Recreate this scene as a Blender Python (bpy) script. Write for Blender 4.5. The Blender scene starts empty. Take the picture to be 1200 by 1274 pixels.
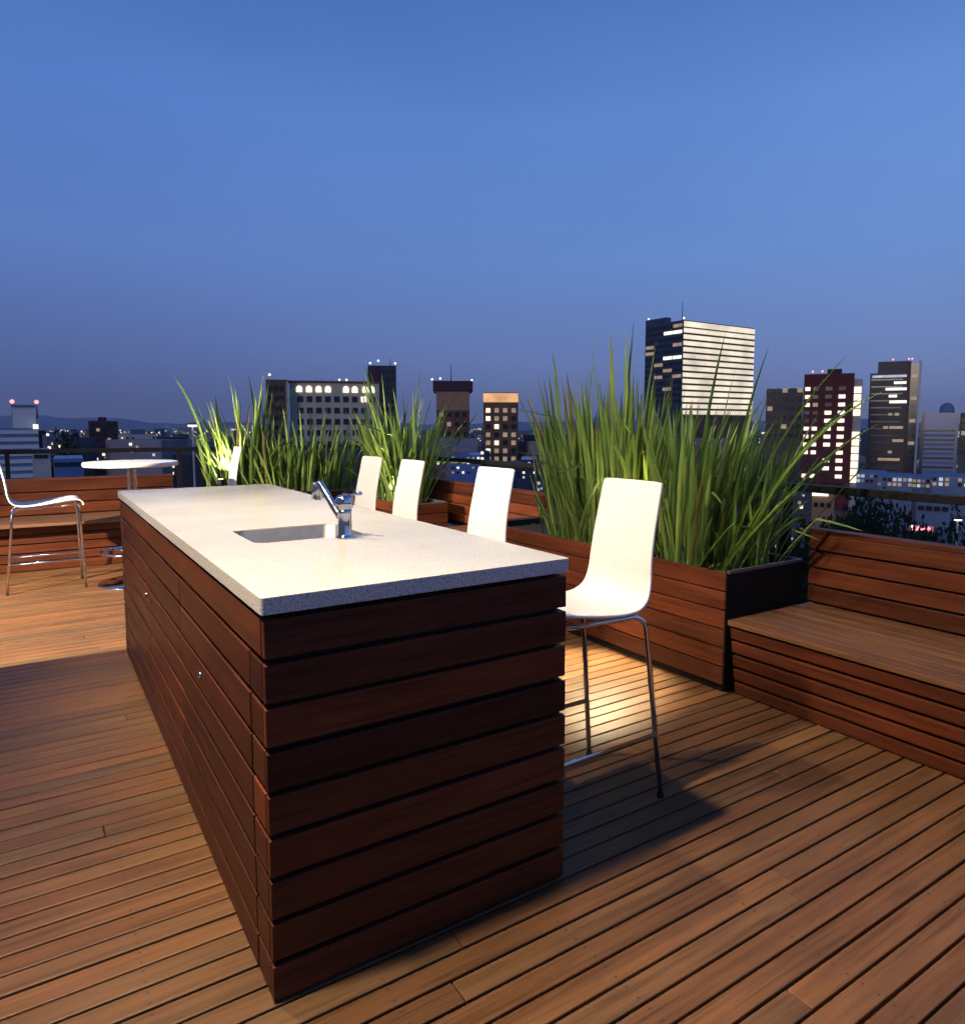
import bpy, bmesh, math, random
from math import sin, cos, pi, radians
from mathutils import Vector, Matrix
from mathutils.geometry import tessellate_polygon

random.seed(7)
S = bpy.context.scene
COL = S.collection

# ------------------------------------------------------------------ camera
F = 869.83 / 1200.0                       # focal length / image width
YAW, PITCH = radians(32.675), radians(5.314)
CAM = Vector((-0.402, -1.514, 1.327))
fw_h = Vector((sin(YAW), cos(YAW), 0))
rt = Vector((cos(YAW), -sin(YAW), 0))
cd = bpy.data.cameras.new('camera')
cd.sensor_fit = 'HORIZONTAL'
cd.sensor_width = 36
cd.lens = F * 36
cd.shift_y = -(637 - 610.6) / 1200.0
cd.clip_start = 0.05
cd.clip_end = 40000
co = bpy.data.objects.new('camera', cd)
COL.objects.link(co)
co.location = CAM
co.rotation_euler = (pi / 2 - PITCH, 0, -YAW)
S.camera = co

def srgb(r, g, b):
    def f(c):
        c /= 255.0
        return c / 12.92 if c <= 0.04045 else ((c + 0.055) / 1.055) ** 2.4
    return (f(r), f(g), f(b), 1)

HAZE = 0.00005
PITCH_B, GAP = 0.0745, 0.0065

# ------------------------------------------------------------------ node helpers
class NT:
    def __init__(self, tree):
        self.t = tree
        self.n = tree.nodes
        self.l = tree.links
    def new(self, typ, **kw):
        n = self.n.new(typ)
        for k, v in kw.items():
            if k.startswith('i_'):
                n.inputs[k[2:].replace('_', ' ')].default_value = v
            else:
                setattr(n, k, v)
        return n
    def link(self, a, b):
        self.l.new(a, b)
    def ramp(self, fac, stops, interp='LINEAR'):
        r = self.n.new('ShaderNodeValToRGB')
        r.color_ramp.interpolation = interp
        e = r.color_ramp.elements
        while len(e) < len(stops):
            e.new(0.5)
        for el, (p, c) in zip(e, stops):
            el.position = p
            el.color = c if len(c) == 4 else (*c, 1)
        self.link(fac, r.inputs['Fac'])
        return r.outputs['Color']
    def mix(self, fac, a, b, mode='MIX'):
        m = self.n.new('ShaderNodeMix')
        m.data_type = 'RGBA'
        m.blend_type = mode
        for sock, v in ((m.inputs[0], fac), (m.inputs[6], a), (m.inputs[7], b)):
            if hasattr(v, 'is_linked'):
                self.link(v, sock)
            elif isinstance(v, (int, float)):
                sock.default_value = v
            else:
                sock.default_value = v if len(v) == 4 else (*v, 1)
        return m.outputs[2]
    def math(self, op, a, b=0.0, c=None):
        m = self.n.new('ShaderNodeMath')
        m.operation = op
        for i, v in enumerate((a, b, c)):
            if v is None:
                continue
            if hasattr(v, 'is_linked'):
                self.link(v, m.inputs[i])
            else:
                m.inputs[i].default_value = v
        return m.outputs[0]

def new_mat(name):
    m = bpy.data.materials.new(name)
    m.use_nodes = True
    nt = NT(m.node_tree)
    b = m.node_tree.nodes['Principled BSDF']
    return m, nt, b

def wood(name, tones, axis, rough=0.45, grain=0.5, stain=0.35, coat=0.0, spec=0.5, screws=False):
    return wood_(name, tones, axis, rough, grain, stain, coat, spec, screws)

def wood_(name, tones, axis, rough=0.45, grain=0.5, stain=0.35, coat=0.0, spec=0.5, screws=False):
    m, nt, b = new_mat(name)
    tc = nt.new('ShaderNodeTexCoord')
    at = nt.new('ShaderNodeAttribute', attribute_name='tone')
    # shift the grain of every board
    off = nt.new('ShaderNodeCombineXYZ')
    k = nt.math('MULTIPLY', at.outputs['Fac'], 61.7)
    nt.link(k, off.inputs[0]); nt.link(k, off.inputs[1]); nt.link(k, off.inputs[2])
    add = nt.new('ShaderNodeVectorMath', operation='ADD')
    nt.link(tc.outputs['Object'], add.inputs[0]); nt.link(off.outputs[0], add.inputs[1])
    mp = nt.new('ShaderNodeMapping')
    sc = [60.0, 60.0, 60.0]; sc['XYZ'.index(axis)] = 2.2
    mp.inputs['Scale'].default_value = sc
    nt.link(add.outputs[0], mp.inputs['Vector'])
    n1 = nt.new('ShaderNodeTexNoise', i_Scale=1.0, i_Detail=6.0, i_Roughness=0.65, i_Distortion=0.6)
    nt.link(mp.outputs[0], n1.inputs['Vector'])
    mp2 = nt.new('ShaderNodeMapping')
    sc2 = [9.0, 9.0, 9.0]; sc2['XYZ'.index(axis)] = 1.3
    mp2.inputs['Scale'].default_value = sc2
    nt.link(add.outputs[0], mp2.inputs['Vector'])
    n2 = nt.new('ShaderNodeTexNoise', i_Scale=1.0, i_Detail=4.0, i_Roughness=0.6)
    nt.link(mp2.outputs[0], n2.inputs['Vector'])
    n3 = nt.new('ShaderNodeTexNoise', i_Scale=1.6, i_Detail=5.0, i_Roughness=0.6)
    nt.link(tc.outputs['Object'], n3.inputs['Vector'])
    base = nt.ramp(at.outputs['Fac'], [(i / max(1, len(tones) - 1), t) for i, t in enumerate(tones)])
    g = nt.ramp(n1.outputs['Fac'], [(0.28, (1 - grain,) * 3), (0.52, (1, 1, 1)), (0.75, (1 + grain * .45,) * 3)])
    c = nt.mix(1.0, base, g, 'MULTIPLY')
    g2 = nt.ramp(n2.outputs['Fac'], [(0.3, (1 - stain, 1 - stain, 1 - stain)), (0.7, (1.12, 1.1, 1.08))])
    c = nt.mix(1.0, c, g2, 'MULTIPLY')
    g3 = nt.ramp(n3.outputs['Fac'], [(0.35, (0.82, 0.84, 0.88)), (0.65, (1.1, 1.07, 1.03))])
    c = nt.mix(1.0, c, g3, 'MULTIPLY')
    if screws:                               # a pair of steel screw heads where each board crosses a joist
        sp = nt.new('ShaderNodeSeparateXYZ'); nt.link(tc.outputs['Object'], sp.inputs[0])
        fx = nt.math('MULTIPLY', nt.math('SUBTRACT', nt.math('FRACT', nt.math('DIVIDE', sp.outputs[0], 0.48)), 0.5), 0.48)
        fy = nt.math('MULTIPLY', nt.math('FRACT', nt.math('DIVIDE', nt.math('ADD', sp.outputs[1], 4.4), PITCH_B)), PITCH_B)
        dy = nt.math('SUBTRACT', nt.math('ABSOLUTE', nt.math('SUBTRACT', fy, 0.034)), 0.019)
        dd = nt.math('SQRT', nt.math('ADD', nt.math('MULTIPLY', fx, fx), nt.math('MULTIPLY', dy, dy)))
        c = nt.mix(nt.math('LESS_THAN', dd, 0.0034), c, (0.045, 0.040, 0.036))
    nt.link(c, b.inputs['Base Color'])
    r = nt.math('MULTIPLY_ADD', n2.outputs['Fac'], 0.3, rough - 0.15)
    nt.link(r, b.inputs['Roughness'])
    b.inputs['Coat Weight'].default_value = coat
    b.inputs['Specular IOR Level'].default_value = spec
    b.inputs['Coat Roughness'].default_value = 0.25
    bp = nt.new('ShaderNodeBump', i_Strength=0.25, i_Distance=0.002)
    nt.link(n1.outputs['Fac'], bp.inputs['Height'])
    nt.link(bp.outputs[0], b.inputs['Normal'])
    return m

def plain(name, col, rough=0.5, metal=0.0, var=0.15, scale=3.0, bump=0.0, spec=0.5):
    m, nt, b = new_mat(name)
    tc = nt.new('ShaderNodeTexCoord')
    n = nt.new('ShaderNodeTexNoise', i_Scale=scale, i_Detail=5.0, i_Roughness=0.6)
    nt.link(tc.outputs['Object'], n.inputs['Vector'])
    lo = tuple(max(0, c * (1 - var)) for c in col[:3]); hi = tuple(min(1, c * (1 + var)) for c in col[:3])
    nt.link(nt.ramp(n.outputs['Fac'], [(0.3, lo), (0.7, hi)]), b.inputs['Base Color'])
    b.inputs['Roughness'].default_value = rough
    b.inputs['Metallic'].default_value = metal
    b.inputs['Specular IOR Level'].default_value = spec
    if bump:
        bp = nt.new('ShaderNodeBump', i_Strength=bump, i_Distance=0.01)
        nt.link(n.outputs['Fac'], bp.inputs['Height']); nt.link(bp.outputs[0], b.inputs['Normal'])
    return m

def glow(name, col, strength):
    m, nt, b = new_mat(name)
    b.inputs['Base Color'].default_value = (0.3, 0.3, 0.3, 1)
    b.inputs['Emission Color'].default_value = (*col[:3], 1)
    b.inputs['Emission Strength'].default_value = strength
    return m

def window_glow(name, col, strength, scale=0.35):
    """lit rooms seen through far windows: brightness differs from room to room"""
    m, nt, b = new_mat(name)
    g = nt.new('ShaderNodeNewGeometry')
    mp = nt.new('ShaderNodeVectorMath', operation='SCALE'); mp.inputs['Scale'].default_value = scale
    nt.link(g.outputs['Position'], mp.inputs[0])
    n = nt.new('ShaderNodeTexNoise', i_Scale=1.0, i_Detail=3.0)
    nt.link(mp.outputs[0], n.inputs['Vector'])
    b.inputs['Base Color'].default_value = (0.2, 0.2, 0.2, 1)
    b.inputs['Emission Color'].default_value = (*col[:3], 1)
    nt.link(nt.math('MULTIPLY_ADD', n.outputs['Fac'], strength * 1.3, strength * 0.35), b.inputs['Emission Strength'])
    return m

# ------------------------------------------------------------------ materials
DECK_T = [(0.142, 0.067, 0.028), (0.205, 0.090, 0.035), (0.153, 0.087, 0.039), (0.203, 0.099, 0.040), (0.168, 0.087, 0.037), (0.222, 0.099, 0.037), (0.185, 0.093, 0.039)]
CLAD_T = [(0.058, 0.016, 0.007), (0.138, 0.036, 0.013), (0.082, 0.023, 0.010), (0.120, 0.034, 0.013), (0.172, 0.042, 0.014)]
SEAT_T = [(0.175, 0.078, 0.034), (0.205, 0.096, 0.043), (0.190, 0.090, 0.043)]
M = {}
M['deck'] = wood('deck hardwood', DECK_T, 'X', 0.44, 0.52, 0.34, 0.0, 0.34, True)
M['clad_x'] = wood('cladding boards along x', CLAD_T, 'X', 0.46, 0.55, 0.4, 0.0, 0.22)
M['clad_y'] = wood('cladding boards along y', CLAD_T, 'Y', 0.46, 0.55, 0.4, 0.0, 0.22)
M['seat_x'] = wood('seat boards along x', SEAT_T, 'X', 0.55, 0.35, 0.25)
M['seat_y'] = wood('seat boards along y', SEAT_T, 'Y', 0.55, 0.45, 0.35, 0.0, 0.3)
M['dark_core'] = plain('black backing behind boards', (0.010, 0.008, 0.007), 0.8)
M['black_metal'] = plain('black painted metal', (0.008, 0.008, 0.009), 0.5, 0.0, 0.15, 3, 0, 0.25)
M['black_panel'] = plain('matt black metal panel', (0.006, 0.006, 0.006), 0.7, 0, 0.15, 3, 0, 0.15)
M['rim_metal'] = plain('worn grey metal rim', (0.16, 0.15, 0.16), 0.45, 0.6)
M['soil'] = plain('planting soil', (0.020, 0.014, 0.009), 0.95, 0, 0.5, 14, 0.8)
M['plastic'] = plain('white moulded plastic', (0.80, 0.79, 0.74), 0.32, 0, 0.02, 4)
M['chrome'] = plain('polished chrome', (0.80, 0.80, 0.80), 0.10, 1.0, 0.02)
M['steel'] = plain('brushed steel', (0.34, 0.34, 0.32), 0.42, 1.0, 0.10, 30)
M['rubber'] = plain('black rubber', (0.015, 0.015, 0.015), 0.8)
M['table_white'] = plain('white laminate', (0.82, 0.81, 0.78), 0.35, 0, 0.02)
M['render'] = plain('off white rendered wall', (0.55, 0.52, 0.47), 0.85, 0, 0.06, 2, 0.1)
M['roof'] = plain('roof membrane', (0.05, 0.05, 0.05), 0.9, 0, 0.2, 2)

def stone():
    m, nt, b = new_mat('speckled pale stone')
    tc = nt.new('ShaderNodeTexCoord')
    n = nt.new('ShaderNodeTexNoise', i_Scale=140.0, i_Detail=3.0, i_Roughness=0.7)
    v = nt.new('ShaderNodeTexVoronoi', i_Scale=230.0)
    big = nt.new('ShaderNodeTexNoise', i_Scale=2.2, i_Detail=4.0)
    for x in (n, v, big):
        nt.link(tc.outputs['Object'], x.inputs['Vector'])
    c = nt.ramp(n.outputs['Fac'], [(0.28, (0.50, 0.48, 0.415)), (0.46, (0.595, 0.575, 0.50)), (0.62, (0.64, 0.62, 0.54))])
    sp = nt.ramp(v.outputs['Color'], [(0.10, (0.55, 0.53, 0.52)), (0.24, (1, 1, 1))])
    c = nt.mix(0.32, c, sp, 'MULTIPLY')
    bg = nt.ramp(big.outputs['Fac'], [(0.3, (0.90, 0.90, 0.90)), (0.7, (1.06, 1.05, 1.03))])
    c = nt.mix(1.0, c, bg, 'MULTIPLY')
    nt.link(c, b.inputs['Base Color'])
    b.inputs['Specular IOR Level'].default_value = 0.38
    rr = nt.math('MULTIPLY_ADD', big.outputs['Fac'], 0.10, 0.06)
    nt.link(rr, b.inputs['Roughness'])
    return m
M['stone'] = stone()
def stone_edge():
    m, nt, b = new_mat('sawn speckled stone edge')
    tc = nt.new('ShaderNodeTexCoord')
    n = nt.new('ShaderNodeTexNoise', i_Scale=190.0, i_Detail=2.0, i_Roughness=0.7)
    nt.link(tc.outputs['Object'], n.inputs['Vector'])
    nt.link(nt.ramp(n.outputs['Fac'], [(0.34, (0.30, 0.295, 0.28)), (0.47, (0.58, 0.565, 0.53)), (0.62, (0.78, 0.765, 0.71))]), b.inputs['Base Color'])
    b.inputs['Roughness'].default_value = 0.5
    return m
M['stone_edge'] = stone_edge()

def leaf(name, lo, hi, trans=0.3):
    m, nt, b = new_mat(name)
    at = nt.new('ShaderNodeAttribute', attribute_name='tone')
    tc = nt.new('ShaderNodeTexCoord')
    n = nt.new('ShaderNodeTexNoise', i_Scale=5.0, i_Detail=3.0)
    nt.link(tc.outputs['Object'], n.inputs['Vector'])
    c = nt.ramp(at.outputs['Fac'], [(0.0, lo), (0.85, hi), (0.93, (0.15, 0.15, 0.035)), (1.0, (0.20, 0.16, 0.06))])
    c = nt.mix(0.5, c, nt.ramp(n.outputs['Fac'], [(0.3, (0.7, 0.7, 0.7)), (0.7, (1.25, 1.2, 1.1))]), 'MULTIPLY')
    nt.link(c, b.inputs['Base Color'])
    b.inputs['Roughness'].default_value = 0.38 if trans > .3 else 0.8
    b.inputs['Specular IOR Level'].default_value = 0.5 if trans > .3 else 0.1
    tr = nt.new('ShaderNodeBsdfTranslucent')
    nt.link(nt.mix(1.0, c, (1.3, 1.3, 0.6), 'MULTIPLY'), tr.inputs['Color'])
    mx = nt.new('ShaderNodeMixShader'); mx.inputs[0].default_value = trans
    nt.link(b.outputs[0], mx.inputs[1]); nt.link(tr.outputs[0], mx.inputs[2])
    out = nt.n['Material Output']
    nt.link(mx.outputs[0], out.inputs['Surface'])
    return m
M['blade'] = leaf('grass blade', (0.085, 0.165, 0.042), (0.290, 0.410, 0.105), 0.42)
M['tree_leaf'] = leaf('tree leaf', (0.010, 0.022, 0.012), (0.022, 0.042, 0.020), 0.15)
M['bark'] = plain('bark', (0.05, 0.035, 0.025), 0.9, 0, 0.3, 9)

# ------------------------------------------------------------------ mesh builder
class MB:
    def __init__(self):
        self.v = []; self.f = []; self.t = []; self.mi = []; self.sm = []
    def quad(self, idx, tone=0.5, mi=0, smooth=False):
        self.f.append(tuple(idx)); self.t.append(tone); self.mi.append(mi); self.sm.append(smooth)
    def box(self, x0, x1, y0, y1, z0, z1, tone=None, mi=0, mat=None):
        tone = random.random() if tone is None else tone
        b = len(self.v)
        ps = [(x0, y0, z0), (x1, y0, z0), (x1, y1, z0), (x0, y1, z0), (x0, y0, z1), (x1, y0, z1), (x1, y1, z1), (x0, y1, z1)]
        if mat is not None:
            ps = [tuple(mat @ Vector(p)) for p in ps]
        self.v += ps
        for q in ((0, 3, 2, 1), (4, 5, 6, 7), (0, 1, 5, 4), (1, 2, 6, 5), (2, 3, 7, 6), (3, 0, 4, 7)):
            self.quad([b + i for i in q], tone, mi)
    def hexa(self, ps, tone=None, mi=0):
        """8 points, bottom loop then top loop"""
        tone = random.random() if tone is None else tone
        b = len(self.v); self.v += [tuple(p) for p in ps]
        for q in ((0, 3, 2, 1), (4, 5, 6, 7), (0, 1, 5, 4), (1, 2, 6, 5), (2, 3, 7, 6), (3, 0, 4, 7)):
            self.quad([b + i for i in q], tone, mi)
    def tube(self, pts, r, n=12, caps=True, tone=0.5, mi=0):
        pts = [Vector(p) for p in pts]
        b = len(self.v); prev = None
        for i, p in enumerate(pts):
            d = (pts[min(i + 1, len(pts) - 1)] - pts[max(i - 1, 0)]).normalized()
            if prev is None:
                a = Vector((0, 0, 1)) if abs(d.z) < 0.9 else Vector((1, 0, 0))
                u = d.cross(a).normalized()
            else:
                u = (prev - d * prev.dot(d)).normalized()
            w = d.cross(u); prev = u
            rr = r[i] if isinstance(r, (list, tuple)) else r
            for k in range(n):
                an = 2 * pi * k / n
                self.v.append(tuple(p + (u * cos(an) + w * sin(an)) * rr))
        for i in range(len(pts) - 1):
            for k in range(n):
                k2 = (k + 1) % n
                self.quad((b + i * n + k, b + i * n + k2, b + (i + 1) * n + k2, b + (i + 1) * n + k), tone, mi, True)
        if caps:
            self.quad([b + k for k in reversed(range(n))], tone, mi)
            e = b + (len(pts) - 1) * n
            self.quad([e + k for k in range(n)], tone, mi)
    def lathe(self, prof, n=40, c=(0, 0, 0), tone=0.5, mi=0, smooth=True):
        b = len(self.v)
        for r, z in prof:
            for k in range(n):
                a = 2 * pi * k / n
                self.v.append((c[0] + r * cos(a), c[1] + r * sin(a), c[2] + z))
        for i in range(len(prof) - 1):
            for k in range(n):
                k2 = (k + 1) % n
                self.quad((b + i * n + k, b + i * n + k2, b + (i + 1) * n + k2, b + (i + 1) * n + k), tone, mi, smooth)
        self.quad([b + k for k in reversed(range(n))], tone, mi)
        e = b + (len(prof) - 1) * n
        self.quad([e + k for k in range(n)], tone, mi)
    def mesh(self, name, mats):
        me = bpy.data.meshes.new(name)
        me.from_pydata(self.v, [], self.f)
        for m in (mats if isinstance(mats, (list, tuple)) else [mats]):
            me.materials.append(m)
        me.polygons.foreach_set('material_index', self.mi)
        me.polygons.foreach_set('use_smooth', self.sm)
        a = me.attributes.new('tone', 'FLOAT', 'FACE')
        a.data.foreach_set('value', self.t)
        me.update()
        return me
    def build(self, name, mats, parent=None, bevel=0.0, seg=2):
        o = bpy.data.objects.new(name, self.mesh(name, mats))
        COL.objects.link(o)
        if parent is not None:
            o.parent = parent
        if bevel:
            md = o.modifiers.new('bevel', 'BEVEL')
            md.width = bevel; md.segments = seg; md.limit_method = 'ANGLE'; md.angle_limit = radians(40)
        return o

def tag(o, label=None, cat=None, group=None, kind=None):
    if label: o['label'] = label
    if cat: o['category'] = cat
    if group: o['group'] = group
    if kind: o['kind'] = kind
    return o

def empty(name, loc=(0, 0, 0), rz=0.0):
    o = bpy.data.objects.new(name, None)
    o.empty_display_size = 0.1
    COL.objects.link(o)
    o.location = loc; o.rotation_euler = (0, 0, rz)
    return o

def copy_tree(o, parent=None):
    c = o.copy(); COL.objects.link(c)
    if parent is not None:
        c.parent = parent
    for ch in list(o.children):
        copy_tree(ch, c)
    return c

def R(a, b):
    return random.uniform(a, b)

def arc_path(pts, rad, n=5):
    """round the inner corners of a polyline"""
    pts = [Vector(p) for p in pts]; out = [pts[0]]
    for i in range(1, len(pts) - 1):
        a, b, c = pts[i - 1], pts[i], pts[i + 1]
        r = min(rad, (a - b).length * .45, (c - b).length * .45)
        p, q = b + (a - b).normalized() * r, b + (c - b).normalized() * r
        for k in range(n + 1):
            t = k / n
            out.append(p * (1 - t) ** 2 + b * 2 * t * (1 - t) + q * t * t)
    out.append(pts[-1])
    return out

# ------------------------------------------------------------------ setting: ground, roof, deck, hills
g = MB(); g.box(-16000, 16000, -16000, 16000, -41, -40, 0.5)
city_ground = g.build('ground', plain('dark city ground', (0.030, 0.032, 0.036), 0.95, 0, 0.5, 0.02))
tag(city_ground, kind='structure')

b = MB(); b.box(-7, 3.72, -6, 7.35, -0.4, -0.05)
tag(b.build('roof_slab', M['roof']), kind='structure')
b = MB(); b.box(-6.8, 3.5, -5.8, 7.1, -39.99, -0.41)
hb = b.build('terrace_building', M['render'])
tag(hb, 'rendered building whose flat roof carries the wooden terrace', 'building')

d = MB()
y = -4.4; row = 0
while y < 6.6:
    x = -6.4 + R(-1.5, 0)
    while x < 3.3:
        ln = R(2.8, 5.4)
        x0, x1 = max(x, -6.4), min(x + ln, 3.3)
        if x1 - x0 > 0.05:
            d.box(x0 + 0.0012, x1 - 0.0012, y + R(0, .0012), y + PITCH_B - GAP - R(0, .0012), -0.024, R(-0.0012, 0.0))
        x += ln
    y += PITCH_B; row += 1
deck = d.build('deck_floor', M['deck'], bevel=0.003, seg=2)
tag(deck, kind='structure')

def hills():
    mb = MB(); n = 160; b0 = 0
    rows = []
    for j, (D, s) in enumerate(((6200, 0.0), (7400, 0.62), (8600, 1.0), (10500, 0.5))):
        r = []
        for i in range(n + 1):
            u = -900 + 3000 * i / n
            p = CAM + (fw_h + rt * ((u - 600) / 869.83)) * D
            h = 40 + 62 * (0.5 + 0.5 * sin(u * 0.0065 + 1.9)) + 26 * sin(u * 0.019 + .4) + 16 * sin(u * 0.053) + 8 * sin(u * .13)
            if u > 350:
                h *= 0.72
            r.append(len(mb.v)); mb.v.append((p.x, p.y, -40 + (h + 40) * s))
        rows.append(r)
    for a, c in zip(rows, rows[1:]):
        for i in range(n):
            mb.quad((a[i], a[i + 1], c[i + 1], c[i]), 0.5, 0, True)
    o = mb.build('hills', plain('far hillside in painted haze blue', (0.16, 0.17, 0.24), 0.95, 0, 0.25, 0.004))  # distance haze is put into this bluish base colour
    tag(o, kind='structure')
hills()

# ------------------------------------------------------------------ the bar island
W, L, H = 0.853, 2.99, 0.955
isl = tag(empty('bar_island', (0, 0, 0)), 'long bar island clad in dark red boards under a pale stone top', 'kitchen island')
BP = 0.1017                                     # board pitch
T = 0.022
def boards_z(top=0.905):
    z = 0.003; out = []
    for i in range(9):
        z1 = 0.0 + (i + 1) * BP - 0.0125
        out.append((max(0.004, i * BP), min(z1, top)))
    return out
BZ = boards_z()
core = MB(); core.box(T, W - T, T, L - T, 0.006, 0.904)
core.build('carcass', M['dark_core'], isl)
def panel_x(name, y0, y1, x0, x1):
    mb = MB()
    for z0, z1 in BZ:
        e = R(-0.0012, 0.0012); q = R(-0.0009, 0.0009)
        mb.box(x0 + R(0, .0015), x1 - R(0, .0015), y0 + e, y1 + e, z0 + q + .001, z1 + q)
    return mb.build(name, M['clad_x'], isl, bevel=0.0025)
panel_x('end_panel', 0.0, T - 0.001, 0.0, W)
panel_x('end_panel', L - T + 0.001, L, 0.0, W)
def panel_y(name, y0, y1, x0, x1, lo=0, hi=8):
    mb = MB()
    for z0, z1 in BZ[lo:hi]:
        e = R(-0.0012, 0.0012); q = R(-0.0009, 0.0009)
        mb.box(x0 + e, x1 + e, y0 + R(0, .001), y1 - R(0, .001), z0 + q + .001, z1 + q)
    return mb.build(name, M['clad_y'], isl, bevel=0.0025)
LX0, LX1 = 0.0, T - 0.001
panel_y('side_rail', T + 0.001, L - T - 0.001, LX0, LX1, 8, 9)
panel_y('side_trim', T + 0.001, 0.124, LX0, LX1)
d1 = panel_y('door', 0.130, 1.064, LX0, LX1)
d2 = panel_y('door', 1.070, 1.868, LX0, LX1)
d3 = panel_y('door', 1.874, L - T - 0.12, LX0, LX1)
panel_y('side_trim', L - T - 0.114, L - T - 0.001, LX0, LX1)
for dd, yy in ((d1, 0.72), (d2, 1.80), (d3, 1.94)):
    k = MB()
    k.tube([(-0.001, yy, 0.562), (-0.006, yy, 0.562), (-0.010, yy, 0.562), (-0.012, yy, 0.562)], [0.010, 0.010, 0.008, 0.004], 16)
    k.build('lock', M['chrome'], dd)
mb = MB()
for z0, z1 in BZ:
    mb.box(W - T + 0.001, W, T + 0.001, L - T - 0.001, z0, z1)
mb.build('back_panel', M['clad_y'], isl, bevel=0.0025)

def rloop(x0, x1, y0, y1, r, n=6):
    out = []
    for cx, cy, a0 in ((x1 - r, y0 + r, -pi / 2), (x1 - r, y1 - r, 0), (x0 + r, y1 - r, pi / 2), (x0 + r, y0 + r, pi)):
        for k in range(n + 1):
            a = a0 + pi / 2 * k / n
            out.append((cx + r * cos(a), cy + r * sin(a)))
    return out
SX0, SX1, SY0, SY1 = 0.175, 0.560, 0.715, 1.050
def countertop():
    o = 0.005
    outer = rloop(-o, W + o, -o, L + o, 0.006, 2)
    inner = rloop(SX0, SX1, SY0, SY1, 0.045)
    tri = tessellate_polygon([[Vector((*p, 0)) for p in outer], [Vector((*p, 0)) for p in inner]])
    mb = MB(); n1, n2 = len(outer), len(inner); al = outer + inner
    z1, z0, e = H, H - 0.040, 0.0018
    for z in (z1, z0):
        mb.v += [(p[0], p[1], z) for p in al]
    N = n1 + n2
    for t in tri:
        a, b_, c = [Vector((*al[i], 0)) for i in t]
        up = (b_ - a).cross(c - a).z > 0
        mb.quad(t if up else t[::-1]); mb.quad([i + N for i in (t[::-1] if up else t)])
    for k in range(n1):
        k2 = (k + 1) % n1
        mb.quad((k + N, k2 + N, k2, k), .5, 1)
    for k in range(n2):
        k2 = (k + 1) % n2
        mb.quad((n1 + k, n1 + k2, n1 + k2 + N, n1 + k + N))
    return mb.build('countertop', [M['stone'], M['stone_edge']], isl, bevel=0.0025)
countertop()

# carcass must not fill the sink: the basin hangs in a hollow -> cut by modelling the carcass round it
def recarcass():
    o = [c for c in isl.children if c.name.startswith('carcass')][0]
    mb = MB()
    mb.box(T, W - T, T, SY0 - 0.03, 0.006, 0.904)
    mb.box(T, W - T, SY1 + 0.03, L - T, 0.006, 0.904)
    mb.box(T, W - T, SY0 - 0.0295, SY1 + 0.0295, 0.006, 0.68)
    o.data = mb.mesh('carcass', M['dark_core'])
recarcass()

# sink basin
sink = tag(empty('sink', ((SX0 + SX1) / 2, (SY0 + SY1) / 2, H - 0.04)), 'undermount steel sink sunk into the pale stone counter', 'sink')
mb = MB()
lo = [rloop(SX0 + 0.001, SX1 - 0.001, SY0 + 0.001, SY1 - 0.001, 0.045), rloop(SX0 + 0.003, SX1 - 0.003, SY0 + 0.003, SY1 - 0.003, 0.045),
      rloop(SX0 + 0.006, SX1 - 0.006, SY0 + 0.006, SY1 - 0.006, 0.055), rloop(SX0 + 0.03, SX1 - 0.03, SY0 + 0.03, SY1 - 0.03, 0.06)]
zz = [H - 0.005, H - 0.006, H - 0.185, H - 0.205]
cx, cy = (SX0 + SX1) / 2, (SY0 + SY1) / 2
for lp, z in zip(lo, zz):
    mb.v += [(p[0] - cx, p[1] - cy, z - H + 0.04) for p in lp]
n = len(lo[0])
for j in range(3):
    for k in range(n):
        k2 = (k + 1) % n
        mb.quad((j * n + k2, j * n + k, (j + 1) * n + k, (j + 1) * n + k2), 0.5, 0, j > 0)
mb.quad([3 * n + k for k in range(n)])
mb.build('basin', M['steel'], sink)
mb = MB(); mb.lathe([(0.036, 0), (0.036, 0.004), (0.03, 0.006), (0.012, 0.003)], 28, (0, 0, -0.165))
mb.build('drain', M['chrome'], sink)

# mixer tap
FX, FY = 0.455, 0.668
tap = tag(empty('mixer_tap', (FX, FY, H)), 'chrome mixer tap with raised spout at the edge of the sink', 'tap')
mb = MB(); mb.lathe([(0.031, 0.0), (0.031, 0.006), (0.025, 0.010), (0.0235, 0.014), (0.0225, 0.085), (0.024, 0.095)], 36)
mb.build('body', M['chrome'], tap)
mb = MB(); mb.lathe([(0.024, 0.0955), (0.029, 0.104), (0.0315, 0.118), (0.029, 0.134), (0.020, 0.143), (0.006, 0.146)], 36)
mb.build('mixer_head', M['chrome'], tap)
mb = MB()
mb.tube(arc_path([(-0.002, 0.012, 0.062), (-0.008, 0.045, 0.080), (-0.022, 0.170, 0.172), (-0.024, 0.188, 0.160)], 0.02), 0.0125, 18)
mb.build('spout', M['chrome'], tap)
mb = MB(); mb.tube([(-0.024, 0.186, 0.172), (-0.024, 0.189, 0.150), (-0.0245, 0.192, 0.118), (-0.0245, 0.1925, 0.114)], [0.0165, 0.0185, 0.0185, 0.014], 20)
mb.build('aerator', M['chrome'], tap)
mb = MB(); mb.tube([(0.008, -0.012, 0.138), (0.020, -0.040, 0.150), (0.030, -0.066, 0.154)], [0.006, 0.0055, 0.007], 12)
mb.build('lever', M['chrome'], tap)

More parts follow.
